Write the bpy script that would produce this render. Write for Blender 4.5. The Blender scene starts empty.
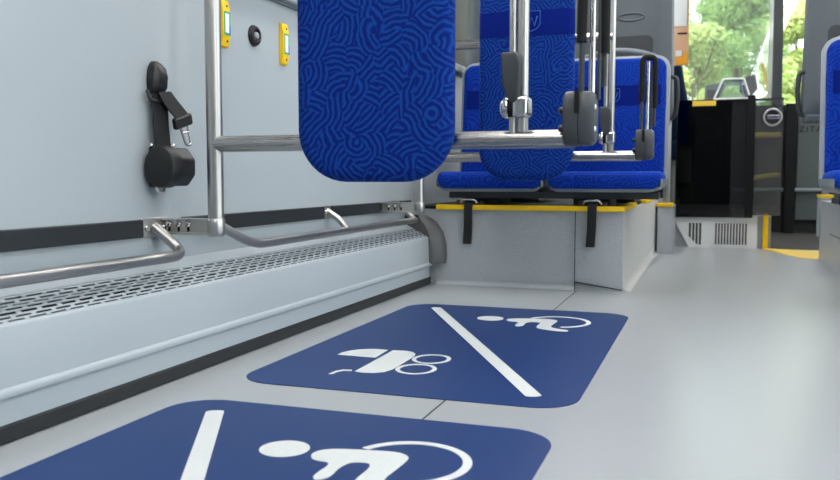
import bpy, bmesh, math, random
from mathutils import Vector, Matrix
random.seed(7)
S = bpy.context.scene
COL = S.collection
PI = math.pi

# ------------------------------------------------------------------ helpers
def rgb(r, g, b):
    f = lambda c: (c/255/12.92) if c/255 <= .04045 else ((c/255+.055)/1.055)**2.4
    return (f(r), f(g), f(b), 1)

class MB:
    """collects shapes into one mesh"""
    def __init__(s): s.bm = bmesh.new()
    def box(s, x0, x1, y0, y1, z0, z1, rot=None, piv=None):
        vs = [s.bm.verts.new((x, y, z)) for x in (x0, x1) for y in (y0, y1) for z in (z0, z1)]
        for f in ((0,1,3,2), (4,6,7,5), (0,4,5,1), (2,3,7,6), (0,2,6,4), (1,5,7,3)):
            s.bm.faces.new([vs[i] for i in f])
        if rot is not None:
            p = Vector(piv)
            for v in vs: v.co = rot @ (v.co-p) + p
        return s
    def tube(s, pts, r, n=14, closed=False, caps=True):
        pts = [Vector(p) for p in pts]
        m = len(pts)
        rs = r if isinstance(r, (list, tuple)) else [r]*m
        rings = []
        prev = None
        for i, p in enumerate(pts):
            if closed: t = (pts[(i+1) % m]-pts[i-1])
            else: t = pts[min(i+1, m-1)]-pts[max(i-1, 0)]
            t.normalize()
            if prev is None:
                a = Vector((0, 0, 1)) if abs(t.z) < .9 else Vector((1, 0, 0))
                u = t.cross(a).normalized()
            else:
                u = (prev - t*prev.dot(t)).normalized()
            prev = u
            w = t.cross(u)
            rings.append([s.bm.verts.new(p+(u*math.cos(2*PI*k/n)+w*math.sin(2*PI*k/n))*rs[i]) for k in range(n)])
        for i in range(m if closed else m-1):
            a, b = rings[i], rings[(i+1) % m]
            for k in range(n):
                s.bm.faces.new([a[k], a[(k+1) % n], b[(k+1) % n], b[k]])
        if caps and not closed:
            s.bm.faces.new(rings[0][::-1]); s.bm.faces.new(rings[-1])
        return s
    def cyl(s, a, b, r, n=20, r2=None):
        return s.tube([a, b], [r, r if r2 is None else r2], n)
    def lathe(s, prof, o, axis, n=28):
        """prof = [(radius, along)], revolved about axis through o"""
        o = Vector(o); ax = Vector(axis).normalized()
        a = Vector((0, 0, 1)) if abs(ax.z) < .9 else Vector((1, 0, 0))
        u = ax.cross(a).normalized(); w = ax.cross(u)
        rings = [[s.bm.verts.new(o+ax*h+(u*math.cos(2*PI*k/n)+w*math.sin(2*PI*k/n))*max(r, 1e-5)) for k in range(n)] for r, h in prof]
        for a_, b_ in zip(rings, rings[1:]):
            for k in range(n): s.bm.faces.new([a_[k], a_[(k+1) % n], b_[(k+1) % n], b_[k]])
        s.bm.faces.new(rings[0][::-1]); s.bm.faces.new(rings[-1])
        return s
    def loft(s, loops, closed=True, cap=True):
        rings = [[s.bm.verts.new(p) for p in l] for l in loops]
        n = len(rings[0])
        for a, b in zip(rings, rings[1:]):
            for k in range(n if closed else n-1):
                s.bm.faces.new([a[k], a[(k+1) % n], b[(k+1) % n], b[k]])
        if cap and closed:
            s.bm.faces.new(rings[0][::-1]); s.bm.faces.new(rings[-1])
        return s
    def face(s, pts):
        s.bm.faces.new([s.bm.verts.new(p) for p in pts]); return s
    def build(s, name, mat, parent=None, bevel=0, seg=3, smooth=True, origin=None):
        bm = s.bm
        bmesh.ops.recalc_face_normals(bm, faces=bm.faces[:])
        off = Vector((0, 0, 0))
        if parent is not None:
            off = Vector(parent['org']) if 'org' in parent.keys() else PARENT_ORG[parent.name]
        elif origin is not None: off = Vector(origin)
        if off.length: bmesh.ops.translate(bm, verts=bm.verts[:], vec=-off)
        me = bpy.data.meshes.new(name); bm.to_mesh(me); bm.free()
        o = bpy.data.objects.new(name, me); COL.objects.link(o)
        me.materials.append(mat)
        if parent is not None: o.parent = parent
        elif origin is not None: o.location = origin
        PARENT_ORG[o.name] = off.copy()
        if smooth:
            for p in me.polygons: p.use_smooth = True
        if bevel:
            b = o.modifiers.new('bevel', 'BEVEL'); b.width = bevel; b.segments = seg; b.limit_method = 'ANGLE'; b.angle_limit = math.radians(35)
            b.harden_normals = True
        elif smooth:
            me.set_sharp_from_angle(angle=math.radians(40))
        return o
PARENT_ORG = {}

def tag(o, label, cat, group=None):
    o['label'] = label; o['category'] = cat
    if group: o['group'] = group
    return o
def thing(name, loc, label, cat, group=None):
    o = bpy.data.objects.new(name, None); COL.objects.link(o)
    o.location = loc; o.empty_display_size = .05
    PARENT_ORG[o.name] = Vector(loc)
    return tag(o, label, cat, group)
def struct(o):
    o['kind'] = 'structure'; return o
def copy_tree(o, delta, parent=None):
    c = o.copy(); COL.objects.link(c)
    if parent is None: c.location = Vector(o.location)+Vector(delta)
    else:
        c.parent = parent
    for ch in list(o.children): copy_tree(ch, (0, 0, 0), c)
    return c
def children_named(o, n):
    return [c for c in o.children if c.name.split('.')[0] == n]

def arc_pts(pts, r, seg=7):
    """polyline with rounded corners of radius r"""
    P = [Vector(p) for p in pts]; out = [P[0]]
    for i in range(1, len(P)-1):
        a = (P[i-1]-P[i]); b = (P[i+1]-P[i])
        rr = min(r, a.length*.49, b.length*.49)
        p0 = P[i]+a.normalized()*rr; p1 = P[i]+b.normalized()*rr
        for k in range(seg+1):
            t = k/seg
            out.append(p0*(1-t)**2+P[i]*2*t*(1-t)+p1*t*t)
    out.append(P[-1]); return out
def rrect(x0, x1, z0, z1, r, seg=7):
    """rounded rectangle outline; r = (bl, br, tr, tl)"""
    if not isinstance(r, (list, tuple)): r = (r,)*4
    out = []
    for (cx, cz, a0, q) in ((x0+r[0], z0+r[0], PI, r[0]), (x1-r[1], z0+r[1], 1.5*PI, r[1]), (x1-r[2], z1-r[2], 0, r[2]), (x0+r[3], z1-r[3], .5*PI, r[3])):
        for k in range(seg+1):
            a = a0+.5*PI*k/seg
            out.append((cx+q*math.cos(a), cz+q*math.sin(a)))
    return out
def chaikin(pts, it=2, q=.22):
    for _ in range(it):
        o = []
        for i, p in enumerate(pts):
            n = pts[(i+1) % len(pts)]
            o.append((p[0]+(n[0]-p[0])*q, p[1]+(n[1]-p[1])*q)); o.append((n[0]+(p[0]-n[0])*q, n[1]+(p[1]-n[1])*q))
        pts = o
    return pts

# ------------------------------------------------------------------ materials
MATS = {}
def newmat(name):
    m = bpy.data.materials.new(name); m.use_nodes = True
    nt = m.node_tree; b = nt.nodes['Principled BSDF']; MATS[name] = m
    return m, nt, b
def plain(name, c, rough=.5, metal=0, spec=.5, var=0.03, scale=30, bump=0, coat=0):
    m, nt, b = newmat(name)
    tc = nt.nodes.new('ShaderNodeTexCoord'); no = nt.nodes.new('ShaderNodeTexNoise')
    no.inputs['Scale'].default_value = scale; no.inputs['Detail'].default_value = 4
    nt.links.new(tc.outputs['Object'], no.inputs['Vector'])
    mx = nt.nodes.new('ShaderNodeMix'); mx.data_type = 'RGBA'
    lo = tuple(x*(1-var) for x in c[:3])+(1,); hi = tuple(min(1, x*(1+var)) for x in c[:3])+(1,)
    mx.inputs[6].default_value = lo; mx.inputs[7].default_value = hi
    nt.links.new(no.outputs[0], mx.inputs[0]); nt.links.new(mx.outputs[2], b.inputs['Base Color'])
    b.inputs['Roughness'].default_value = rough; b.inputs['Metallic'].default_value = metal
    b.inputs['Specular IOR Level'].default_value = spec; b.inputs['Coat Weight'].default_value = coat
    if bump:
        bp = nt.nodes.new('ShaderNodeBump'); bp.inputs['Strength'].default_value = bump; bp.inputs['Distance'].default_value = .002
        nt.links.new(no.outputs[0], bp.inputs['Height']); nt.links.new(bp.outputs[0], b.inputs['Normal'])
    return m
def speckled(name, c, dark, light, rough, scale=900, amt=.5, spec=.5):
    m, nt, b = newmat(name)
    tc = nt.nodes.new('ShaderNodeTexCoord')
    n1 = nt.nodes.new('ShaderNodeTexNoise'); n1.inputs['Scale'].default_value = scale; n1.inputs['Detail'].default_value = 2
    cr = nt.nodes.new('ShaderNodeValToRGB'); e = cr.color_ramp.elements
    e[0].position = .32; e[0].color = dark; e[1].position = .68; e[1].color = light
    k = e.new(.45); k.color = c; k = e.new(.56); k.color = c
    nt.links.new(tc.outputs['Object'], n1.inputs['Vector'])
    nt.links.new(n1.outputs[0], cr.inputs[0]); nt.links.new(cr.outputs[0], b.inputs['Base Color'])
    b.inputs['Roughness'].default_value = rough
    b.inputs['Specular IOR Level'].default_value = spec
    return m
def brushed(name, c, rough=.3, axis=2):
    m, nt, b = newmat(name)
    tc = nt.nodes.new('ShaderNodeTexCoord'); mp = nt.nodes.new('ShaderNodeMapping')
    sc = [260, 260, 260]; sc[axis] = 6; mp.inputs['Scale'].default_value = sc
    no = nt.nodes.new('ShaderNodeTexNoise'); no.inputs['Scale'].default_value = 1; no.inputs['Detail'].default_value = 3
    nt.links.new(tc.outputs['Object'], mp.inputs[0]); nt.links.new(mp.outputs[0], no.inputs['Vector'])
    mr = nt.nodes.new('ShaderNodeMapRange'); mr.inputs[3].default_value = rough; mr.inputs[4].default_value = rough+.03
    nt.links.new(no.outputs[0], mr.inputs[0]); nt.links.new(mr.outputs[0], b.inputs['Roughness'])
    b.inputs['Base Color'].default_value = c; b.inputs['Metallic'].default_value = 1
    return m
def fabric(name, dark, bright, flat2d=True, cell=.062, period=.0165, amount=1.0, fine=False):
    """woven blue moquette: groups of concentric wavy lines"""
    m, nt, b = newmat(name); N = nt.nodes; L = nt.links
    tc = N.new('ShaderNodeTexCoord')
    mp = N.new('ShaderNodeMapping'); mp.inputs['Scale'].default_value = (1/cell, 0 if flat2d else 1/cell, 1/cell)
    L.new(tc.outputs['Object'], mp.inputs[0])
    wn = N.new('ShaderNodeTexNoise'); wn.inputs['Scale'].default_value = 2.2; wn.inputs['Detail'].default_value = 1
    L.new(mp.outputs[0], wn.inputs['Vector'])
    sub = N.new('ShaderNodeVectorMath'); sub.operation = 'SUBTRACT'; sub.inputs[1].default_value = (.5, .5, .5); L.new(wn.outputs[1], sub.inputs[0])
    scl = N.new('ShaderNodeVectorMath'); scl.operation = 'SCALE'; scl.inputs[3].default_value = .22; L.new(sub.outputs[0], scl.inputs[0])
    add = N.new('ShaderNodeVectorMath'); add.operation = 'ADD'; L.new(mp.outputs[0], add.inputs[0]); L.new(scl.outputs[0], add.inputs[1])
    vo = N.new('ShaderNodeTexVoronoi'); vo.inputs['Scale'].default_value = 1; L.new(add.outputs[0], vo.inputs['Vector'])
    cs = N.new('ShaderNodeVectorMath'); cs.operation = 'SUBTRACT'; cs.inputs[1].default_value = (.5, .5, .5); L.new(vo.outputs['Color'], cs.inputs[0])
    c2 = N.new('ShaderNodeVectorMath'); c2.operation = 'MULTIPLY'; c2.inputs[1].default_value = (3.4, 0 if flat2d else 3.4, 3.4); L.new(cs.outputs[0], c2.inputs[0])
    ce = N.new('ShaderNodeVectorMath'); ce.operation = 'ADD'; L.new(vo.outputs['Position'], ce.inputs[0]); L.new(c2.outputs[0], ce.inputs[1])
    di = N.new('ShaderNodeVectorMath'); di.operation = 'DISTANCE'; L.new(add.outputs[0], di.inputs[0]); L.new(ce.outputs[0], di.inputs[1])
    mu = N.new('ShaderNodeMath'); mu.operation = 'MULTIPLY'; mu.inputs[1].default_value = 2*PI*cell/period; L.new(di.outputs['Value'], mu.inputs[0])
    si = N.new('ShaderNodeMath'); si.operation = 'SINE'; L.new(mu.outputs[0], si.inputs[0])
    cr = N.new('ShaderNodeValToRGB'); e = cr.color_ramp.elements
    mid = tuple(dark[i]*.6+bright[i]*.4 for i in range(3))+(1,)
    e[0].position = .0; e[0].color = dark; e[1].position = .97; e[1].color = bright
    k = e.new(.38); k.color = tuple(dark[i]*.9+bright[i]*.1 for i in range(3))+(1,); k = e.new(.6); k.color = mid
    mr = N.new('ShaderNodeMapRange'); mr.inputs[1].default_value = -1; L.new(si.outputs[0], mr.inputs[0])
    L.new(mr.outputs[0], cr.inputs[0])
    fz = N.new('ShaderNodeTexNoise'); fz.inputs['Scale'].default_value = 700; L.new(tc.outputs['Object'], fz.inputs['Vector'])
    mx = N.new('ShaderNodeMix'); mx.data_type = 'RGBA'; mx.blend_type = 'MULTIPLY'; mx.inputs[0].default_value = .35
    L.new(cr.outputs[0], mx.inputs[6]); L.new(fz.outputs[0], mx.inputs[7])
    L.new(mx.outputs[2], b.inputs['Base Color'])
    b.inputs['Roughness'].default_value = .85; b.inputs['Specular IOR Level'].default_value = .15
    b.inputs['Sheen Weight'].default_value = .25; b.inputs['Sheen Roughness'].default_value = .4; b.inputs['Sheen Tint'].default_value = rgb(60, 130, 235)
    bp = N.new('ShaderNodeBump'); bp.inputs['Strength'].default_value = .35*amount; bp.inputs['Distance'].default_value = .002
    L.new(mr.outputs[0], bp.inputs['Height']); L.new(bp.outputs[0], b.inputs['Normal'])
    return m
def pane(name, tint, gloss=.08, rough=0.0, haze=0.0):
    m = bpy.data.materials.new(name); m.use_nodes = True; nt = m.node_tree; MATS[name] = m
    for n in list(nt.nodes): nt.nodes.remove(n)
    out = nt.nodes.new('ShaderNodeOutputMaterial'); tr = nt.nodes.new('ShaderNodeBsdfTransparent'); gl = nt.nodes.new('ShaderNodeBsdfGlossy')
    tr.inputs[0].default_value = tint; gl.inputs['Roughness'].default_value = rough
    fr = nt.nodes.new('ShaderNodeFresnel'); fr.inputs[0].default_value = 1.45
    mx = nt.nodes.new('ShaderNodeMixShader'); nt.links.new(fr.outputs[0], mx.inputs[0])
    nt.links.new(tr.outputs[0], mx.inputs[1]); nt.links.new(gl.outputs[0], mx.inputs[2])
    if haze:
        df = nt.nodes.new('ShaderNodeBsdfDiffuse'); df.inputs[0].default_value = (.8, .8, .8, 1)
        m2 = nt.nodes.new('ShaderNodeMixShader'); m2.inputs[0].default_value = haze
        nt.links.new(mx.outputs[0], m2.inputs[1]); nt.links.new(df.outputs[0], m2.inputs[2]); nt.links.new(m2.outputs[0], out.inputs[0])
    else: nt.links.new(mx.outputs[0], out.inputs[0])
    return m

WALL = plain('wall_paint', rgb(167, 175, 180), .42, var=.012, scale=6)
HEAT = plain('heater_paint', rgb(167, 175, 181), .38, var=.012, scale=9)
FLOOR = speckled('floor_vinyl', rgb(166, 170, 173), rgb(163, 167, 170), rgb(169, 173, 176), .28, 260, spec=.7)
BLOCK = speckled('platform_vinyl', rgb(168, 173, 178), rgb(154, 159, 164), rgb(180, 184, 188), .33, 300, spec=.6)
DECAL = speckled('blue_marking', rgb(14, 50, 106), rgb(12, 47, 102), rgb(17, 54, 111), .42, 260, spec=.4)
MARK = speckled('white_marking', rgb(216, 219, 218), rgb(212, 215, 214), rgb(220, 223, 222), .45, 260)
RUBBER = plain('black_rubber', rgb(24, 29, 33), .5, var=.12, scale=60)
BLACK = plain('black_plastic', rgb(13, 15, 17), .45, var=.08, scale=50)
VBLACK = plain('black_recess', rgb(12, 13, 15), .7, spec=.25, var=.1)
DGREY = plain('dark_grey_plastic', rgb(42, 47, 52), .5, var=.06, scale=40)
MGREY = plain('mid_grey_plastic', rgb(118, 126, 132), .42, var=.03, scale=25)
LGREY = plain('light_grey_plastic', rgb(150, 158, 164), .4, var=.03, scale=25)
CAPG = plain('grey_cap_plastic', rgb(84, 84, 86), .4, var=.05, scale=30)
WEB = plain('webbing', rgb(14, 15, 17), .75, var=.2, scale=400, bump=.3)
YEL = plain('yellow_plastic', rgb(246, 200, 8), .4, var=.04, scale=20)
YELF = plain('yellow_paint', rgb(238, 200, 70), .45, var=.05, scale=20)
ORANGE = plain('orange_print', rgb(245, 166, 20), .5, var=.06, scale=20)
TAN = plain('tan_board', rgb(222, 176, 138), .5, var=.05, scale=12)
PAPER = plain('white_paper', rgb(238, 240, 240), .6, var=.02, scale=30)
WHITE = plain('white_plastic', rgb(240, 241, 240), .4, var=.02, scale=15)
GREEN = plain('green_print', rgb(40, 170, 120), .5)
BLUEP = plain('blue_print', rgb(40, 110, 190), .5)
BAND = plain('navy_fabric', rgb(6, 28, 112), .9, var=.25, scale=600, spec=.1)
EMBL = plain('emblem_thread', rgb(70, 120, 205), .7, spec=.2)
NAVY = plain('driver_seat_cloth', rgb(24, 38, 66), .9, var=.2, scale=200, spec=.1)
CAB = plain('dark_dashboard', rgb(26, 29, 31), .6, var=.08, scale=20)
MAT = plain('dark_floor_mat', rgb(58, 57, 54), .8, var=.2, scale=120)
STEEL = brushed('stainless', (.45, .44, .43, 1), .3, 2)
STEELX = brushed('stainless_rail', (.37, .365, .36, 1), .26, 0)
STEELY = brushed('stainless_guard', (.42, .415, .41, 1), .3, 1)
PLATE = brushed('plate_steel', (.60, .585, .56, 1), .38, 0)
CHROME = brushed('polished_steel', (.55, .55, .545, 1), .2, 2)
PADF = fabric('pad_moquette', rgb(3, 34, 122), rgb(15, 70, 158), True, .041, .0112)
SEATF = fabric('seat_moquette', rgb(4, 42, 152), rgb(13, 68, 178), False, .044, .0108, .6)
GLASS = pane('window_glass', (.93, .96, .95, 1))
CLEAR = pane('clear_screen', (.92, .96, .95, 1), haze=.10)
TINT = pane('tinted_screen', (.10, .12, .13, 1))
TINT2 = pane('lightly_tinted_screen', (.45, .5, .49, 1), haze=.07)
PILL = plain('pillar_grey', rgb(36, 41, 45), .5, var=.03)
SHELL = plain('shell_grey', rgb(78, 86, 92), .42, var=.03, scale=25)
SIDE_LIT = plain('side_vinyl_lit', rgb(214, 213, 210), .32, var=.02, scale=8)  # platform vinyl made paler, daylight on the side put into its colour
CEIL = plain('ceiling_paint', rgb(225, 228, 230), .5, var=.01)

# ------------------------------------------------------------------ room shell
XL, XR, Y0, Y1, ZC = -1.165, 1.25, -3.6, 7.2, 2.3
struct(MB().box(XL-.05, XR+.05, Y0, Y1, -.06, 0).build('floor', FLOOR))
struct(MB().box(XL-.05, XR+.05, Y0, Y1, ZC, ZC+.05).build('ceiling', CEIL))
# left wall: lower panel with one shallow pressed groove beside the first pole, pillars and header round the windows
prof = [(Y0, 0)]
for t in range(13):
    y = 1.625+t*.007; prof.append((y, .006*.5*(1-math.cos(2*PI*t/12))))
prof.append((Y1, 0))
m = MB()
m.loft([[(XL-d, y, 0) for y, d in prof]+[(XL-.05, Y1, 0), (XL-.05, Y0, 0)], [(XL-d, y, .93) for y, d in prof]+[(XL-.05, Y1, .93), (XL-.05, Y0, .93)]])
struct(m.build('wall_left', WALL))
win_l = [(-2.45, -.85), (-.7, 1.35), (1.5, 3.80), (4.75, 5.35), (5.5, 7.05)]
edges = [Y0]+[v for w in win_l for v in w]+[Y1]
k = 0
m = MB(); m.box(XL-.05, XL, Y0, Y1, 1.98, ZC)
for i in range(0, len(edges), 2): m.box(XL-.05, XL+.012, edges[i], edges[i+1], .93, 1.98)
struct(m.build('wall_left_pillars', PILL))
for i, (a, b) in enumerate(win_l):
    struct(MB().box(XL-.035, XL-.029, a, b, .93, 1.98).build('window_%d' % (i+1), GLASS))
# sill rail along the top of the panel
m = MB(); m.box(XL-.005, XL+.03, Y0, Y1, .925, .965); struct(m.build('trim_1', LGREY, bevel=.008))
m = MB(); m.box(XL-.002, XL+.010, Y0, Y1, .919, .926); struct(m.build('trim_2', MGREY))
# right wall: a double door opposite the wheelchair bay, windows elsewhere
win_r = [(-2.45, -.9), (3.2, 5.3)]
door_r = [(.25, 1.42), (1.48, 2.65), (5.75, 7.05)]
m = MB(); m.box(XR, XR+.05, Y0, Y1, 1.98, ZC)
ops = sorted(win_r+[(-.75, .1)]+door_r+[(2.8, 3.1)])
cur = Y0
for a, b in ops:
    m.box(XR, XR+.05, cur, a, 0, 1.98); cur = b
    if (a, b) not in door_r: m.box(XR, XR+.05, a, b, 0, .93)
m.box(XR, XR+.05, cur, Y1, 0, 1.98)
struct(m.build('wall_right', WALL))
for i, (a, b) in enumerate(win_r+[(-.75, .1), (2.8, 3.1)]):
    struct(MB().box(XR+.02, XR+.026, a, b, .93, 1.98).build('window_%d' % (i+6), GLASS))
for i, (a, b) in enumerate(door_r):
    d = struct(MB().box(XR+.02, XR+.026, a, b, .02, 1.98).build('door_%d' % (i+1), GLASS))
    f = MB(); f.box(XR+.01, XR+.036, a, a+.04, 0, 1.98); f.box(XR+.01, XR+.036, b-.04, b, 0, 1.98); f.box(XR+.01, XR+.036, a+.04, b-.04, .0, .06)
    f.build('door_frame', BLACK, d)
# rear wall
m = MB(); m.box(XL-.05, XR+.05, Y0-.05, Y0, 0, ZC); struct(m.build('wall_rear', SHELL))
# front wall, windscreen
m = MB(); m.box(XL-.05, XR+.05, Y1, Y1+.08, -.06, 1.0); m.box(XL-.05, XR+.05, Y1, Y1+.08, 2.1, ZC); m.box(XL-.05, XL+.08, Y1, Y1+.08, 1, 2.1); m.box(XR-.08, XR+.05, Y1, Y1+.08, 1, 2.1)
struct(m.build('wall_front', CAB))
struct(MB().box(XL+.08, XR-.08, Y1+.03, Y1+.038, 1.0, 2.1).build('window_10', GLASS))
# windscreen pillar with the dark door post leaning under it
m = MB(); m.loft([[(x, y, z) for x, y in ((.405+s, 7.0), (.475+s, 7.0), (.475+s, 7.12), (.405+s, 7.12))] for s, z in ((.0, 2.28), (.015, 1.0), (.02, .98))])
struct(m.build('trim_3', DGREY, bevel=.008))
m = MB(); m.loft([[(x+s, y, z) for x, y in ((.50, 7.06), (.575, 7.06), (.575, 7.16), (.50, 7.16))] for s, z in ((.025, 1.0), (.03, .0))])
struct(m.build('trim_4', VBLACK, bevel=.005))
# lower front panel beside the entry, pale rail and lettering
m = MB(); m.box(.62, 1.0, 7.165, 7.2, .1, .9); struct(m.build('trim_5', plain('front_panel_grey', rgb(86, 95, 95), .5), bevel=.006))
m = MB(); m.box(.09, 1.0, 7.12, 7.165, .325, .352); struct(m.build('trim_6', LGREY, bevel=.008))
# added ceiling light strips, out of view, to brighten floor and vent panel
LAMP = bpy.data.materials.new('added_lamp_glow'); LAMP.use_nodes = True
lb = LAMP.node_tree.nodes['Principled BSDF']; lb.inputs['Emission Color'].default_value = (1, .98, .95, 1); lb.inputs['Emission Strength'].default_value = 17; lb.inputs['Base Color'].default_value = (.9, .9, .9, 1)
for i, x in enumerate((-.62, .72)):
    o = MB().box(x-.09, x+.09, Y0+.2, Y1-.5, ZC-.03, ZC).build('added_ceiling_lamp', LAMP, bevel=.01)
    tag(o, 'added unseen white ceiling light strip above the %s of the bus' % ('wall side' if i == 0 else 'door side'), 'lamp')

# wall rubber strips (interrupted by the guard rail brackets), z .302-.340
for i, (a, b) in enumerate(((Y0, 1.512), (1.66, 2.41), (2.47, 3.05), (3.10, 3.22))):
    struct(MB().box(XL, XL+.012, a, b, .302, .340).build('trim_%d' % (7+i), RUBBER, bevel=.003))

# ------------------------------------------------------------------ floor seams, cove strips
seam = [(-.478, 3.19), (-.478, 2.70)], [(-.478, 1.53), (-.478, 1.39)]
m = MB()
for (a, b) in seam: m.box(a[0]-.0016, a[0]+.0016, b[1], a[1], 0, .0008)
struct(m.build('trim_11', DGREY))
def cove(pa, pb, nrm, r, seg=6):
    """concave fillet along the foot of a wall from pa to pb; nrm points into the room"""
    n = Vector((nrm[0], nrm[1], 0))
    pr = [(0, r)]+[(r-r*math.cos(t*PI/2/seg), r-r*math.sin(t*PI/2/seg)) for t in range(1, seg)]+[(r, 0.0008), (0, 0.0008)]
    L = []
    for p in (pa, pb):
        L.append([(p[0]+n.x*d, p[1]+n.y*d, z) for d, z in pr])
    return MB().loft(L)
struct(cove((XL+.12, 3.22), (-.49, 3.22), (0, -1), .022).build('baseboard_front', BLOCK))

# ------------------------------------------------------------------ convector heater along the left wall
hy0, hy1 = -1.9, 3.185
ht = thing('convector_heater', (XL, .6, 0), 'long pale grey convector heater with slotted grille along the left wall', 'heater')
# grille: sloping strip from (-1.125,.229) to (-1.066,.196) with real slots
ga, gb = Vector((-1.128, 0, .2285)), Vector((-1.067, 0, .197))
m = MB(); rows = 7; pitch = .046; slot = .036; sy0 = -.2
def gp(t, y): p = ga.lerp(gb, t); return (p.x, y, p.z)
m.face([gp(-.55, hy0), gp(0, hy0), gp(0, hy1), gp(-.55, hy1)])
m.face([gp(0, hy0), gp(1, hy0), gp(1, sy0), gp(0, sy0)])
u = 1/rows
for r in range(rows):
    t0, t1, t2 = r*u, r*u+u*.40, (r+1)*u
    m.face([gp(t0, sy0), gp(t1, sy0), gp(t1, hy1), gp(t0, hy1)])
    y = sy0+(pitch/2 if r % 2 else 0); prev = sy0
    while y < hy1-.01:
        e = min(y+pitch-slot, hy1)
        m.face([gp(t1, prev if prev == sy0 and r % 2 == 0 else y), gp(t2, prev if prev == sy0 and r % 2 == 0 else y), gp(t2, e), gp(t1, e)])
        prev = e; y += pitch
    m.face([gp(t1, hy1-.006), gp(t2, hy1-.006), gp(t2, hy1), gp(t1, hy1)])
m.face([gp(1, sy0), gp(1, hy1), gp(1.0001, hy1), gp(1.0001, sy0)])
o = m.build('grille', HEAT, ht, smooth=False)
sd = o.modifiers.new('thick', 'SOLIDIFY'); sd.thickness = .0015; sd.offset = -1
m = MB(); m.loft([[(x, yy, z) for x, z in ((-1.13, .2215), (-1.072, .1905), (-1.072, .03), (-1.13, .03))] for yy in (hy0, hy1-.004)]); m.build('slot_shade_backing', VBLACK, ht)  # black backing close under the slots, stands in for the shade inside
def strip(name, pr, mat, y0=hy0, y1=hy1):
    q = pr+[(x-.004, z) for x, z in reversed(pr)]
    return MB().loft([[(x, y0, z) for x, z in q], [(x, y1, z) for x, z in q]]).build(name, mat, ht)
strip('front_panel', [(-1.067, .197), (-1.0635, .1945), (-1.062, .190), (-1.060, .12), (-1.0595, .094)], HEAT)
strip('moulding', [(-1.0595, .094), (-1.055, .091), (-1.0535, .086), (-1.0545, .080), (-1.0595, .076), (-1.063, .073)], HEAT)
strip('lower_panel', [(-1.063, .073), (-1.064, .034)], HEAT)
# small screw on the shelf behind the guard rail
MB().lathe([(.003, 0), (.003, .002), (.001, .003)], (-1.148, 1.72, .2385), (.47, 0, .88), 10).build('screw', STEEL, ht)
# flared end cap against the platform
def capprof(d, y):
    pr = [(-1.150-d*.1, .276+d*.12), (-1.105+d*.35, .276+d*.1), (-1.075+d*.6, .243+d*.25), (-1.058+d*.85, .205+d*.2), (-1.052+d, .165), (-1.05+d, .11+d*.1), (-1.053+d, .088)]
    return [(x, y, z) for x, z in pr]
loops = []
for d, y in ((.0, 3.165), (.012, 3.175), (.03, 3.19), (.046, 3.205), (.05, 3.217)):
    a = capprof(d, y); loops.append(a+[(XL+.002, y, .088), (XL+.002, y, a[0][2])])
MB().loft(loops).build('end_cap', CAPG, ht)
m = MB(); m.box(-1.155, -1.10, 3.145, 3.16, .262, .285); m.build('cap_clip', BLACK, ht, bevel=.003)
# black plinth = baseboard
m = MB(); m.loft([[(x, y, z) for x, z in ((-1.164, 0), (-1.075, 0), (-1.066, .004), (-1.063, .03), (-1.068, .036), (-1.164, .036))] for y in (hy0, 3.205)])
struct(m.build('baseboard_left', RUBBER))

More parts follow.
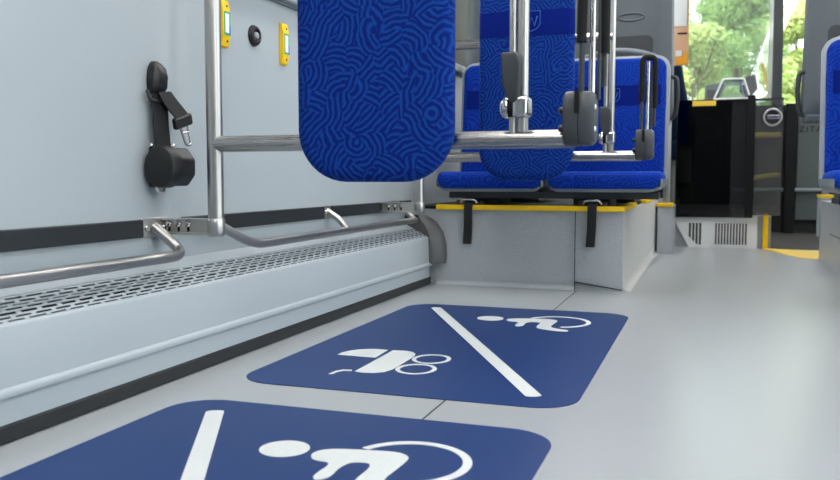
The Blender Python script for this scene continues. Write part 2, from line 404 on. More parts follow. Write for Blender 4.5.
# ------------------------------------------------------------------ floor markings
def flat(name, pts, z, mat, parent, th=.0012):
    return MB().loft([[(x, y, z-th) for x, y in pts], [(x, y, z) for x, y in pts]]).build(name, mat, parent, smooth=False)
def ring_pts(cx, cy, rx, ry, a0, a1, n=40):
    return [(cx+rx*math.cos(a0+(a1-a0)*k/n), cy+ry*math.sin(a0+(a1-a0)*k/n)) for k in range(n+1)]
def marking(loc, label):
    t = thing('floor_marking', loc, label, 'floor marking', 'blue wheelchair bay markings on the floor')
    bx = [(x, y) for x, y in rrect(-.955, -.232, 1.53, 2.70, .085, 8)]
    flat('background', bx, .0016, DECAL, t)
    z = .0024; th = .0007
    # diagonal bar with round ends
    a, b = Vector((-.853, 2.622)), Vector((-.322, 1.612)); d = (b-a).normalized(); n = Vector((-d.y, d.x)); w = .0165
    pts = [tuple(a+n*w), tuple(a-d*.006+n*w*.4), tuple(a-d*.006-n*w*.4), tuple(a-n*w), tuple(b-n*w), tuple(b+d*.006-n*w*.4), tuple(b+d*.006+n*w*.4), tuple(b+n*w)]
    flat('diagonal_bar', pts, z, MARK, t, th)
    # wheelchair user
    flat('wheelchair_head', ring_pts(-.630, 2.474, .040, .040, 0, 2*PI, 36)[:-1], z, MARK, t, th)
    body = [(-.579, 2.462), (-.574, 2.486), (-.552, 2.500), (-.50, 2.511), (-.452, 2.517), (-.428, 2.500), (-.427, 2.471), (-.433, 2.385), (-.399, 2.357), (-.374, 2.352), (-.368, 2.328), (-.40, 2.325), (-.449, 2.345), (-.47, 2.367), (-.468, 2.455), (-.504, 2.452), (-.512, 2.423), (-.507, 2.381), (-.522, 2.362), (-.534, 2.378), (-.530, 2.438), (-.564, 2.440)]
    flat('wheelchair_body', chaikin(body, 2), z, MARK, t, th)
    cx, cy = -.425, 2.480
    o1 = ring_pts(cx, cy, .098, .098, math.radians(157), math.radians(-75), 44); i1 = ring_pts(cx, cy, .084, .084, math.radians(-75), math.radians(157), 44)
    fo = MB(); n = len(o1); i1 = i1[::-1]
    fo.loft([[(p[0], p[1], zz) for p in (o1[k], i1[k])]+[(i1[k][0], i1[k][1], z-th), (o1[k][0], o1[k][1], z-th)] for k in range(n) for zz in (z,)])
    fo.build('wheelchair_wheel', MARK, t, smooth=False)
    # pram
    flat('pram_hood', [(-.850, 1.839), (-.849, 1.865), (-.840, 1.890), (-.826, 1.910), (-.806, 1.924), (-.785, 1.931), (-.754, 1.930), (-.749, 1.835), (-.79, 1.837)], z, MARK, t, th)
    flat('pram_body', [(-.740, 1.930), (-.706, 1.934), (-.687, 1.926), (-.672, 1.906), (-.667, 1.875), (-.666, 1.782), (-.667, 1.735), (-.675, 1.705), (-.694, 1.688), (-.72, 1.684), (-.739, 1.690), (-.739, 1.766)], z, MARK, t, th)
    for wy in (1.866, 1.756):
        q = MB()
        q.loft([[(-.618+.046*math.cos(a), wy+.052*math.sin(a), z), (-.618+.036*math.cos(a), wy+.042*math.sin(a), z), (-.618+.036*math.cos(a), wy+.042*math.sin(a), z-th), (-.618+.046*math.cos(a), wy+.052*math.sin(a), z-th)] for a in [2*PI*k/40 for k in range(41)]], cap=False)
        q.build('pram_wheel', MARK, t, smooth=False)
    flat('pram_handle', [(-.784, 1.648), (-.775, 1.648), (-.773, 1.672), (-.765, 1.687), (-.748, 1.690), (-.750, 1.700), (-.770, 1.697), (-.781, 1.680)], z, MARK, t, th)
    return t
mk = marking((-.59, 2.11, 0), 'whole blue floor marking with wheelchair, pram and diagonal bar, nearer the seats')
mk2 = copy_tree(mk, (0, -1.312, 0)); mk2['label'] = 'blue wheelchair floor marking in the foreground, cut off by the bottom of the photo'

# ------------------------------------------------------------------ seat platforms
pl = thing('seat_platform', (-.7, 3.9, 0), 'speckled grey platform with yellow edge under the two blue seats', 'platform')
m = MB()
out = [(XL+.001, 3.22), (-.312, 3.235), (-.318, 4.6), (-.300, 5.05), (-.262, 5.3), (-.262, 5.44), (XL+.001, 5.44)]
m.loft([[(x, y, .0) for x, y in out], [(x, y, .305) for x, y in out]]); m.build('body', BLOCK, pl, smooth=False)
m = MB(); o2 = [(XL+.001, 3.235), (-.325, 3.25), (-.330, 4.6), (-.330, 5.40), (XL+.001, 5.40)]
m.loft([[(x, y, .305) for x, y in o2], [(x, y, .318) for x, y in o2]]); m.build('top_mat', VBLACK, pl)
m = MB(); m.box(-1.045, -.306, 3.208, 3.235, .304, .324); m.build('front_edge_strip', YEL, pl, bevel=.003)
m = MB(); m.box(-.335, -.304, 3.236, 3.75, .304, .324); m.build('side_edge_strip', YEL, pl, bevel=.003)
m = MB(); m.box(-.337, -.306, 4.3, 4.9, .304, .322); m.build('side_edge_strip', YEL, pl, bevel=.003)
m = MB(); m.box(-.292, -.204, 4.94, 5.05, .268, .288); m.build('pole_step', YEL, pl, bevel=.003)
m = MB(); m.box(-.288, -.208, 4.95, 5.44, 0, .269); m.build('pole_block', BLOCK, pl, bevel=.004)
m = MB(); m.box(-.4905, -.4875, 3.2185, 3.2215, .0, .304); m.build('vertical_joint', DGREY, pl)
m = MB(); m.loft([[(-.487, 3.2185, .030), (-.487, 3.2185, .034), (-.487, 3.23, .034), (-.487, 3.23, .030)], [(-.312, 3.2335, .004), (-.312, 3.2335, .008), (-.312, 3.24, .008), (-.312, 3.24, .004)]]); m.build('lower_joint', DGREY, pl)
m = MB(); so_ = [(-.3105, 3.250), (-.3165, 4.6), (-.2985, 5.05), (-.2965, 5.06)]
m.loft([[(x+d, y, z) for d, z in ((-.006, .0), (.0015, .0), (.0015, .303), (-.006, .303))] for x, y in so_]); m.build('lit_side_skin', SIDE_LIT, pl)  # thin added skin, its pale colour carries the light on this side
c = cove((-.309, 3.24), (-.315, 4.6), (1, 0), .028); c.build('side_cove', SIDE_LIT, pl)
c = cove((-.315, 4.6), (-.297, 5.05), (1, 0), .028); c.build('side_cove', SIDE_LIT, pl)

pr = thing('seat_platform', (.9, 3.9, 0), 'speckled grey platform at the right edge under the blue seat', 'platform')
m = MB(); m.box(.542, XR-.001, 2.75, 4.86, 0, .315); m.build('body', BLOCK, pr, bevel=.006)
m = MB(); m.box(.535, .60, 4.82, 4.95, .12, .325); m.build('corner_profile', LGREY, pr, bevel=.004)
m = MB(); m.box(.536, .60, 4.83, 4.985, .325, .342); m.build('edge_strip', YEL, pr, bevel=.003)
m = MB(); m.box(.5405, .543, 2.96, 4.45, .160, .164); m.build('joint', DGREY, pr)
c = cove((.542, 2.76), (.542, 4.85), (-1, 0), .012); c.build('side_cove', BLOCK, pr)

# ------------------------------------------------------------------ wheelchair backrest frames
def W_lines(x, z, s):
    """shield outline and W strokes as polylines in X/Z"""
    sh = [(-.5, .55), (.5, .55), (.5, -.2), (.36, -.42), (0, -.6), (-.36, -.42), (-.5, -.2)]
    w = [(-.33, .25), (-.17, -.3), (0, .18), (.17, -.3), (.33, .25)]
    return [(x+a*s, z+b*s) for a, b in sh], [(x+a*s, z+b*s) for a, b in w]
def emblem(x, y, z, s, parent):
    sh, w = W_lines(x, z, s)
    m = MB(); m.tube([(a, y, b) for a, b in sh], .0011, 6, closed=True); m.tube([(a, y, b) for a, b in w], .0018, 6)
    return m.build('emblem', EMBL, parent)
def cushion_loft(outline_fn, y_front, y_back, r, steps=5, bulge=0.0):
    """rounded slab facing -Y: outline_fn(inset) gives X/Z points"""
    L = []
    for k in range(steps+1):
        a = .5*PI*k/steps
        L.append([(x, y_front+r-r*math.sin(PI/2-a)*1.0 if False else y_front+r*(1-math.sin(a)), z) for x, z in outline_fn(r*(1-math.cos(a)) if False else r*(1-math.cos(PI/2-a)) if False else r*(1-math.sin(PI/2-a)))])
    return L

def frame(loc, label, dp=0, dq=0, dx=0):
    t = thing('wheelchair_backrest', loc, label, 'wheelchair backrest', 'padded wheelchair backrests on steel frames')
    y = loc[1]
    r = .0175
    MB().cyl((-1.03+dq, y, .305), (-1.03+dq, y, 2.29), r, 24).build('wall_post', STEEL, t)
    MB().lathe([(.0178, .0), (.0192, .002), (.0192, .036), (.0178, .039)], (-1.03+dq, y, .302), (0, 0, 1), 24).build('post_collar', STEEL, t)
    MB().cyl((-1.03+dq, y, .504), (-.245, y, .504), r, 24).build('lower_rail', STEELX, t)
    MB().cyl((-1.03+dq, y, .900), (-.345, y, .900), .0165, 20).build('upper_rail', STEELX, t)
    # wall bracket: channel with three keyhole bolts
    br = MB(); br.box(XL+.0055-dx, -1.035+dq, y-.006, y+.001, .306, .340); br.box(XL+.0055-dx, -1.035+dq, y-.022, y+.001, .337, .341); br.box(XL+.0055-dx, -1.035+dq, y-.022, y+.001, .305, .309)
    brk = br.build('wall_bracket', PLATE, t)
    for bx in (-1.148, -1.123, -1.098):
        MB().box(bx-.003, bx+.003, y-.0068, y-.0055, .311, .324).build('bolt_slot', VBLACK, brk)
        MB().lathe([(.0078, 0), (.0078, .004), (.0055, .0065), (.001, .007)], (bx, y-.006, .3285), (0, -1, 0), 12).build('bolt', CHROME, brk)
    # upright: main tube and slim lever tube
    MB().cyl((-.3465, y, .504), (-.3465, y, 2.29), .0112, 20).build('upright_post', STEEL, t)
    MB().cyl((-.3640, y-.008, .512), (-.3640, y-.008, 1.75), .0068, 16).build('release_tube', STEEL, t)
    # clamp with lever
    c = MB(); c.lathe([(.012, 0), (.018, .004), (.0215, .010), (.0205, .016)], (-.386, y-.01, .564), (1, 0, 0), 24)
    cl = c.build('clamp', CHROME, t)
    c = MB(); c.lathe([(.0185, 0), (.0185, .009)], (-.3705, y-.01, .564), (1, 0, 0), 24); c.build('clamp_ring', VBLACK, cl)
    c = MB(); c.box(-.3625, -.330, y-.032, y+.016, -.0 + .544, .586); c.build('clamp_block', CHROME, cl, bevel=.009, seg=4)
    lv = MB()
    L = []
    for z, w0, w1, d in ((.588, -.370, -.358, .010), (.60, -.377, -.353, .013), (.625, -.384, -.349, .015), (.655, -.385, -.348, .015), (.672, -.386, -.350, .014), (.682, -.387, -.357, .012)):
        w0 += .005; w1 += .004; z -= .016
        L.append([(w0, y-.024-d, z), (w1, y-.024-d, z), (w1+.003, y-.022, z), (w0, y-.020, z)])
    lv.loft(L); lv.build('clamp_lever', DGREY, cl, bevel=.004)
    # pivot housing at the aisle end
    def stad(x, s=1.0): return [(x, y-.012+.034*s*a, .540+.051*s*b) for a, b in [(p[0], p[1]) for p in rrect(-1, 1, -1, 1, (.55, .7, .8, .8), 5)]]
    h = MB(); h.loft([stad(-.263, .90), stad(-.260, .98), stad(-.237, 1), stad(-.235, .97)]); hs = h.build('pivot_housing', DGREY, t)
    h = MB(); h.loft([stad(-.234, .95), stad(-.231, .99), stad(-.212, .97), stad(-.205, .84)]); h.build('pivot_cover', plain_g, hs)
    h = MB(); h.box(-.241, -.233, y-.0475, y-.040, .548, .588); h.build('slot', VBLACK, hs)
    for bz in (.555, .522):
        MB().lathe([(.007, 0), (.007, .008), (.004, .011), (.0005, .0115)], (-.263, y-.02, bz), (-1, 0, 0), 12).build('housing_bolt', BLACK, hs)
    for bz in (.56, .52):
        MB().lathe([(.005, 0), (.005, .003), (.0005, .004)], (-.207, y-.03, bz), (1, -.5, 0), 10).build('cover_screw', CHROME, hs)
    # folded-up armrest: rubber loop round two chrome bars
    a = MB(); a.tube(arc_pts([(-.233, y-.016, .585), (-.232, y-.012, .826), (-.192, y-.002, .826), (-.194, y+.004, .60)], .018), .0055, 12); am = a.build('armrest', DGREY, t)
    a = MB(); a.tube(arc_pts([(-.2335, y-.0165, .68), (-.232, y-.0125, .826), (-.192, y-.0025, .826), (-.193, y+.002, .66)], .018), .0095, 12); a.build('armrest_grip', VBLACK, am)
    a = MB(); a.cyl((-.2145, y-.012, .575), (-.2135, y-.009, .812), .0062, 12); a.build('armrest_bar', CHROME, am)
    a = MB(); a.cyl((-.2025, y-.004, .575), (-.2015, y-.004, .80), .0036, 10); a.build('armrest_bar', DGREY, am)
    # padded backrest
    def ol(d): return rrect(-.803+dp*1.2+d, -.472+dp*.75-d, .422+d, 1.42-d, (.105-d, .105-d, .05-d*.5, .05-d*.5), 10)
    L = []
    R = .026
    L.append([(x, y-.016, z) for x, z in ol(.012)]); L.append([(x, y-.022, z) for x, z in ol(.003)]); L.append([(x, y-.03, z) for x, z in ol(0)])
    for k in range(0, 7):
        an = .5*PI*k/6
        L.append([(x, y-.038-R*math.sin(an)*.9, z) for x, z in ol(R*(1-math.cos(an)))])
    L.append([(x, y-.0635, z) for x, z in ol(.06)])
    p = MB().loft(L).build('pad', PADF, t)
    def bl(d): return rrect(-.8035+dp*1.2+d, -.4715+dp*.75-d, .908, .992, .0015, 2)
    L = [[(x, y-.03, z) for x, z in bl(0)]]
    for k in range(0, 7):
        an = .5*PI*k/6
        L.append([(x, y-.038-(R+.0012)*math.sin(an)*.9, z) for x, z in bl(R*(1-math.cos(an)))])
    L.append([(x, y-.0650, z) for x, z in bl(.06)])
    b = MB().loft(L).build('band', BAND, p)
    emblem(-.590-dx*.8, y-.0655, .957, .058, b)
    # back shell and mounting clips
    s = MB(); L = [[(x, y+d, z) for x, z in rrect(-.785+dp, -.496+dp, .44, 1.40, .09, 8)] for d in (-.018, -.0155)]; s.loft(L); s.build('back_board', BLACK, t)
    for ch in t.children: ch.location.x += dx*(.35 if ch == am else 1)
    return t
plain_g = plain('pivot_grey', rgb(56, 62, 68), .45, var=.05)
f1 = frame((-.64, 1.60, 0), 'nearer blue padded wheelchair backrest on a steel frame beside the stop buttons')
f2 = frame((-.64, 2.90, 0), 'farther blue padded wheelchair backrest with navy emblem band, right before the two seats', .008, .002, .021)

# ------------------------------------------------------------------ guard rails over the heater
def wall_plate(y0, y1, parent):
    p = MB(); p.box(XL+.0005, XL+.005, y0, y1, .300, .343); pp = p.build('mounting_plate', PLATE, parent, bevel=.0015)
    for yy in (y0+.016, y1-.016):
        MB().lathe([(.0075, 0), (.0075, .003), (.005, .006), (.0005, .0065)], (XL+.005, yy, .321), (1, 0, 0), 12).build('bolt', CHROME, pp)
    return pp
gr = thing('guard_rail', (XL, .6, .32), 'bent steel guard rail over the heater grille, nearest at the left edge', 'guard rail', 'steel guard rails over the heater')
pts = arc_pts([(XL+.006, 1.550, .325), (-1.09, 1.574, .262), (-1.09, -.55, .260), (XL+.004, -.55, .325)], .05)
MB().tube(pts, .0118, 16).build('rail', STEELY, gr)
wall_plate(1.512, 1.606, gr); wall_plate(-.6, -.5, gr)
gr2 = thing('guard_rail', (XL, 2.4, .32), 'bent steel guard rail over the heater between the two backrest posts', 'guard rail', 'steel guard rails over the heater')
pts = arc_pts([(XL+.004, 1.70, .322), (-1.115, 1.73, .322), (-1.09, 1.86, .262), (-1.09, 3.088, .266)], .06)
MB().tube(pts, .0118, 16).build('rail', STEELY, gr2)
for sy in (2.44, 3.075):
    MB().tube([(XL+.004, sy, .325), (-1.12, sy, .30), (-1.09, sy, .270)], .0105, 14).build('support_arm', STEELY, gr2)
    wall_plate(sy-.028, sy+.028, gr2)

# ------------------------------------------------------------------ stop buttons and wall fitting
def stop_button(y, z, label):
    t = thing('stop_button', (XL, y, z), label, 'stop button', 'yellow stop buttons on the wall')
    p = [(-.0005, -.060), (.009, -.056), (.014, -.030), (.014, .030), (.009, .056), (-.0005, .060)]
    MB().loft([[(XL+a, y-.017, z+b) for a, b in p], [(XL+a, y+.017, z+b) for a, b in p]]).build('body', YEL, t, bevel=.002)
    lb = MB().box(XL+.0135, XL+.0148, y-.013, y+.015, z-.029, z+.029).build('label', GREEN, t)
    MB().box(XL+.0148, XL+.0155, y-.009, y+.008, z-.023, z+.024).build('white_field', PAPER, lb)
    MB().box(XL+.0148, XL+.0154, y+.009, y+.0145, z-.029, z-.004).build('blue_field', BLUEP, lb)
    for dz in (-.043, .043):
        MB().lathe([(.003, 0), (.003, .0015), (.0005, .002)], (XL+.0112, y+.004, z+dz), (1, 0, 0), 10).build('screw', DGREY, t)
    return t
stop_button(1.852, .814, 'yellow stop button right next to the tall steel post')
stop_button(2.163, .809, 'yellow stop button beside the edge of the near blue pad')
t = thing('wall_socket', (XL, 2.003, .808), 'small round black fitting on the wall between the yellow stop buttons', 'wall fitting')
MB().lathe([(.028, 0), (.028, .004), (.024, .011), (.017, .012), (.014, .007), (.0005, .0065)], (XL, 2.003, .808), (1, 0, 0), 28).build('rim', BLACK, t)
MB().lathe([(.010, 0), (.010, .004), (.007, .008), (.0005, .0085)], (XL+.006, 2.003, .808), (1, 0, 0), 20).build('button', LGREY, t)

# ------------------------------------------------------------------ seat belt on the wall
sb = thing('seat_belt', (XL, 1.6, .40), 'black seat belt with reel and buckle tongue hanging on the wall', 'seat belt')
# anchor cover
L = []
for z, w, d in ((.618, .022, .020), (.632, .028, .030), (.655, .027, .034), (.673, .023, .030), (.684, .015, .020), (.689, .008, .012)):
    L.append([(XL+.001, 1.605-w, z), (XL+d*.75, 1.605-w, z), (XL+d, 1.605-w*.6, z), (XL+d, 1.605+w*.6, z), (XL+d*.75, 1.605+w, z), (XL+.001, 1.605+w, z)])
MB().loft(L).build('anchor_cover', BLACK, sb, bevel=.004)
m = MB(); m.tube(arc_pts([(XL+.012, 1.568, .622), (XL+.022, 1.566, .600), (XL+.026, 1.645, .600), (XL+.014, 1.643, .624)], .012), .0045, 10); m.build('belt_loop', BLACK, sb)
# vertical webbing from reel to loop
m = MB(); m.loft([[(XL+d, 1.576, z), (XL+d, 1.634, z), (XL+d+.003, 1.634, z), (XL+d+.003, 1.576, z)] for z, d in ((.615, .018), (.55, .020), (.495, .026))]); m.build('webbing', WEB, sb)
# slanting webbing to the buckle tongue
m = MB(); P = [((XL+.026, 1.588, .618), (XL+.026, 1.636, .624)), ((XL+.034, 1.603, .592), (XL+.036, 1.650, .604)), ((XL+.046, 1.632, .562), (XL+.048, 1.674, .578))]
m.loft([[a, b, (b[0]+.004, b[1], b[2]+.001), (a[0]+.004, a[1], a[2]+.001)] for a, b in P]); m.build('webbing', WEB, sb)
# buckle head, metal tongue
rx = Matrix.Rotation(math.radians(15), 3, 'X')
m = MB(); m.box(XL+.040, XL+.058, 1.622, 1.690, .545, .572, rx, (XL+.05, 1.655, .558)); bk = m.build('tongue_head', BLACK, sb, bevel=.006)
m = MB(); q = [(XL+.050, 1.644, .548), (XL+.052, 1.665, .505), (XL+.052, 1.686, .507), (XL+.050, 1.674, .552)]
m.tube(arc_pts(q, .008), .0034, 10); m.build('metal_tongue', CHROME, bk)
m = MB(); m.tube([(XL+.051, 1.652, .533), (XL+.051, 1.678, .536)], .0034, 8); m.build('metal_tongue', CHROME, bk)
# reel: drum with a round lid towards the camera
m = MB(); m.lathe([(.036, 0), (.044, .003), (.0465, .008), (.0465, .040), (.042, .044)], (XL+.052, 1.552, .455), (0, 1, 0), 32); rl = m.build('reel', BLACK, sb)
oc = [(XL+.052+.043*math.cos(a), .455+.046*math.sin(a)) for a in [PI/8+k*PI/4 for k in range(8)]]
m = MB(); m.loft([[(x, yy, z) for x, z in oc] for yy in (1.592, 1.652)]); m.build('reel_housing', BLACK, sb, bevel=.006)
m = MB(); m.box(XL+.001, XL+.02, 1.58, 1.64, .41, .50); m.build('reel_bracket', BLACK, sb, bevel=.003)
m = MB(); m.tube(arc_pts([(XL+.03, 1.575, .425), (XL+.032, 1.57, .402), (XL+.032, 1.60, .398), (XL+.03, 1.605, .42)], .008), .004, 8); m.build('reel_eyelet', PLATE, sb)
sb.scale = (.84, .92, .985); sb.location.y -= .034
for yy in (1.556, 1.60): MB().lathe([(.005, 0), (.005, .004), (.0005, .005)], (XL+.03 if yy < 1.58 else XL+.062, yy, .502), (.2, -1, .3), 10).build('reel_screw', CHROME, rl)

# ------------------------------------------------------------------ low seats facing the camera
def low_seat(x0, x1, label, loc):
    t = thing('bus_seat', loc, label, 'seat', 'low blue seats facing the wheelchair bay')
    xc = (x0+x1)/2; w = (x1-x0)/2
    # cushion (profile along X, sections from front to back)
    L = []
    def sec(y, zt, zb, ins):
        o = rrect(x0+ins, x1-ins, zb, zt, (min(.045, (zt-zb)*.6), min(.045, (zt-zb)*.6), min(.022, (zt-zb)*.38), min(.022, (zt-zb)*.38)), 6)
        # a shallow dish towards the middle
        return [(x, y, z-.010*(1-((x-xc)/w)**2)*(1 if z > (zt+zb)/2 else 0)) for x, z in o]
    for y, zt, zb, ins in ((3.188, .430, .400, .02), (3.190, .441, .392, .010), (3.20, .450, .387, .003), (3.22, .456, .385, 0), (3.30, .458, .385, 0), (3.40, .455, .387, 0), (3.50, .452, .39, .004), (3.535, .448, .395, .02)):
        L.append(sec(y, zt, zb, ins))
    MB().loft(L).build('cushion', SEATF, t)
    L = [[(x, y, z) for x, z in rrect(x0-e, x1+e, .377, zt, (.05, .05, .01, .01), 6)] for y, e, zt in ((3.196, -.006, .405), (3.20, .001, .41), (3.26, .0025, .412), (3.54, .0025, .42))]
    MB().loft(L).build('seat_pan', MGREY, t)
    # backrest leaning back
    Rm = Matrix.Rotation(math.radians(-6), 3, 'X'); pv = Vector((xc, 3.50, .46))
    def tilt(x, y, z): return tuple(Rm @ (Vector((x, y, z))-pv)+pv)
    def bo(d): return rrect(x0+.012+d, x1-.012-d, .44+d, .920-d, (.02, .02, .045-d*.5, .045-d*.5), 8)
    L = [[tilt(x, 3.545, z) for x, z in bo(.004)], [tilt(x, 3.53, z) for x, z in bo(0)]]
    for k in range(6):
        an = .5*PI*k/5; L.append([tilt(x, 3.515-.02*math.sin(an), z) for x, z in bo(.02*(1-math.cos(an)))])
    b = MB().loft(L).build('backrest', SEATF, t)
    L = [[tilt(x, 3.53, z) for x, z in rrect(x0+.0115, x1-.0115, .725, .806, .002, 2)], [tilt(x, 3.514, z) for x, z in rrect(x0+.0115, x1-.0115, .725, .806, .002, 2)], [tilt(x, 3.4935, z) for x, z in rrect(x0+.032, x1-.032, .725, .806, .002, 2)]]
    bd = MB().loft(L).build('band', BAND, b)
    sh, wl = W_lines(xc-.003, .766, .050)
    m = MB(); m.tube([tilt(a, 3.4935, z) for a, z in sh], .0011, 6, closed=True); m.tube([tilt(a, 3.4935, z) for a, z in wl], .0018, 6); m.build('emblem', EMBL, bd)
    def so(d): return rrect(x0-.002+d, x1+.002-d, .40, .934-d, (.02, .02, .055, .055), 8)
    L = [[tilt(x, yy, z) for x, z in so(d)] for yy, d in ((3.528, .006), (3.532, 0), (3.56, .0), (3.575, .01))]
    s = MB().loft(L).build('back_shell', LGREY, t)
    # arched grip over the top
    m = MB(); m.tube([tilt(x0+.03+(x1-x0-.06)*k/16, 3.575, .915+.055*math.sin(PI*k/16)**.7) for k in range(17)], .012, 12); m.build('top_grip', MGREY, t)
    # hinge foot under the cushion
    m = MB(); m.box(x0+.09, x0+.23, 3.30, 3.52, .319, .352); m.build('seat_foot', DGREY, t)
    return t
s2 = low_seat(-.599, -.171, 'blue seat facing the camera beside the aisle, under the farther pivoting armrest', (-.38, 3.4, .32))
s1 = copy_tree(s2, (-.441, 0, 0)); s1['label'] = 'blue seat facing the camera beside the wall, half hidden behind the padded backrest'
s3 = copy_tree(s2, (.960, -.25, 0)); children_named(s3, 'seat_foot')[0].location.x += .17; s3['label'] = 'blue seat cut off by the right edge of the photo'
# shared beam under the pairs of seats
m = MB(); m.box(-1.0, -.185, 3.24, 3.34, .350, .378); tag(m.build('seat_beam', DGREY, origin=(-.6, 3.3, .35), bevel=.004), 'dark grey seat beam under both low blue seats', 'seat beam')

# ------------------------------------------------------------------ tall seats behind (back shells seen)
def tall_seat(x0, x1, label, side, loc):
    t = thing('tall_bus_seat', loc, label, 'seat', 'tall grey forward facing seats')
    def so(y, d, top=1.5): return [(x, y, z) for x, z in rrect(x0+d, x1-d, .668+d, top-d, (.03, .03, .09, .09), 8)]
    def wide(P, k): 
        xc = (x0+x1)/2
        return [((x-xc)*(1+.07*max(0, min(1, (1.15-z)/.4)))+xc, y+.07*(z-.6), z) for x, y, z in P]
    L = [wide(so(3.80, .05), 0), wide(so(3.775, .022), 0), wide(so(3.79, .004), 0), wide(so(3.83, 0), 0), wide(so(3.87, .01), 0)]
    # recess: build shell from back (towards -Y) to front
    L = [wide(so(3.757, .06), 0), wide(so(3.760, .03), 0), wide(so(3.775, .008), 0), wide(so(3.81, 0), 0), wide(so(3.86, .012), 0)]
    MB().loft(L).build('back_shell', SHELL, t)
    xc = (x0+x1)/2
    # recessed field and oval catch
    m = MB(); m.loft([[(x, 3.755+.07*(z-.6)+dy, z) for x, z in rrect(x0+.075, x1-.075, .93, 1.045, .03, 6)] for dy in (0, .02)]); m.build('recess_panel', DGREY, t, bevel=.004)
    m = MB(); m.tube([(xc+.04+.055*math.cos(a), 3.756+.07*(1.125+.016*math.sin(a)-.6), 1.125+.016*math.sin(a)) for a in [2*PI*k/28 for k in range(28)]], .004, 8, closed=True); m.build('oval_catch', SHELL, t)
    # blue upholstery on the far side, cushion
    m = MB(); m.loft([wide(so(3.855, .02), 0), wide(so(3.89, .03), 0), wide(so(3.90, .06), 0)]); m.build('backrest', SEATF, t)
    m = MB(); m.box(xc-.1, xc+.1, 3.86, 3.91, .37, .72); m.build('back_bracket', BLACK, t)
    m = MB(); m.box(x0+(.17 if side < 0 else .06), x1-(.17 if side > 0 else .06), 3.87, 4.30, .385, .46); m.build('cushion', SEATF, t, bevel=.03)
    m = MB(); m.box(x0+(.18 if side < 0 else .08), x1-(.18 if side > 0 else .08), 3.82, 4.25, .34, .392); m.build('seat_pan', DGREY, t, bevel=.01)
    m = MB(); m.box(xc-.12+.07*(side < 0)-.02, xc+.06, 3.9, 4.15, .3185, .342); m.build('seat_foot', DGREY, t)
    # grab handle on the aisle side with its bracket
    xs = x1 if side > 0 else x0
    if not side: return t
    h = MB(); h.tube(arc_pts([(xs-side*.012, 3.80, .862), (xs+side*.024, 3.80, .862), (xs+side*.030, 3.80, .78), (xs+side*.020, 3.80, .692), (xs-side*.012, 3.80, .684)], .02), [.0095]*int(8*3+2), 12); h.build('grab_handle', DGREY, t)
    h = MB(); h.box(min(xs, xs-side*.12), max(xs, xs-side*.12), 3.77, 3.86, .655, .690); h.build('side_bracket', SHELL, t, bevel=.01)
    return t
T2 = tall_seat(-.60, -.177, 'tall grey seat back with side handle behind the aisle-side blue seat', 1, (-.38, 3.95, .32))
T1 = tall_seat(-1.09, -.655, 'tall grey seat back behind the wall-side blue seat', 0, (-.83, 3.95, .32))
T3 = tall_seat(.352, .80, 'tall grey seat back with side handle at the right edge of the photo', -1, (.58, 3.95, .32))

# straps hanging below the seats
def strap(x, label):
    t = thing('securing_strap', (x, 3.2, .33), label, 'strap', 'black straps hanging from the platform edge')
    L = [[(x-.017+dx, yy, z), (x+.017+dx, yy, z), (x+.017+dx, yy-.004, z), (x-.017+dx, yy-.004, z)] for z, yy, dx in ((.338, 3.222, .002), (.332, 3.207, .002), (.30, 3.2035, .001), (.235, 3.210, -.001), (.168, 3.2145, -.006))]
    MB().loft(L).build('webbing', WEB, t)
    m = MB(); m.tube(arc_pts([(x-.034, 3.216, .332), (x-.026, 3.206, .345), (x+.026, 3.206, .345), (x+.034, 3.216, .332)], .012), .005, 10); m.build('buckle', CHROME, t)
    m = MB(); m.box(x-.055, x-.036, 3.226, 3.26, .3245, .343); m.build('buckle_mount', DGREY, t, bevel=.003)
    m = MB(); m.box(x+.038, x+.052, 3.226, 3.26, .3245, .339); m.build('buckle_mount', DGREY, t, bevel=.003)
strap(-.910, 'black strap hanging on the platform front nearer the wall')
strap(-.425, 'black strap hanging on the platform front nearer the aisle')

# ------------------------------------------------------------------ grab poles
o = MB().cyl((-.243, 5.0, .288), (-.243, 5.0, 2.29), .0195, 20).build('grab_pole', STEEL, origin=(-.243, 5.0, .288)); tag(o, 'steel grab pole standing beside the tall grey seat left of the aisle', 'pole')
o = MB().cyl((.567, 4.90, .342), (.567, 4.90, 2.29), .0175, 20).build('grab_pole', STEEL, origin=(.567, 4.9, .342)); tag(o, 'steel grab pole at the right edge beside the right-hand blue seat', 'pole')

# ------------------------------------------------------------------ driver's cab
t = thing('vent_panel', (.0, 5.5, 0), 'white panel with two slatted vents on the floor under the dark screen', 'panel')
m = MB()
outl = [(-.238, .205), (-.128, .0), (.268, .0), (.268, .205)]
m.loft([[(x, 5.49, z) for x, z in outl], [(x, 5.51, z) for x, z in outl]]); m.build('panel', WHITE, t, smooth=False)
m = MB(); m.box(-.262, -.02, 5.505, 5.52, 0, .2); m.build('side_infill', BLOCK, t)
def vent(name, x0, x1, z0, z1, cut, mat):
    b = MB()
    if cut: b.loft([[(x, yy, z) for x, z in ((x0, z1), (x0, z0+.055), (x0+.055, z0), (x1, z0), (x1, z1))] for yy in (5.487, 5.4905)])
    else: b.box(x0, x1, 5.487, 5.4905, z0, z1)
    v = b.build(name, mat, t)
    n = int((x1-x0)/.0165)
    for k in range(n+1):
        xx = x0+(x1-x0)*k/n
        zz = max(z0, z0+.055-(xx-x0)) if cut else z0
        MB().box(xx-.0032, xx+.0032, 5.482, 5.489, zz, z1).build('slat', WHITE, v)
vent('vent_grille', -.132, -.052, .018, .152, True, plain('vent_green', rgb(40, 70, 52), .6))
vent('vent_grille', .022, .212, .022, .152, False, plain('vent_dark', rgb(80, 78, 74), .6))
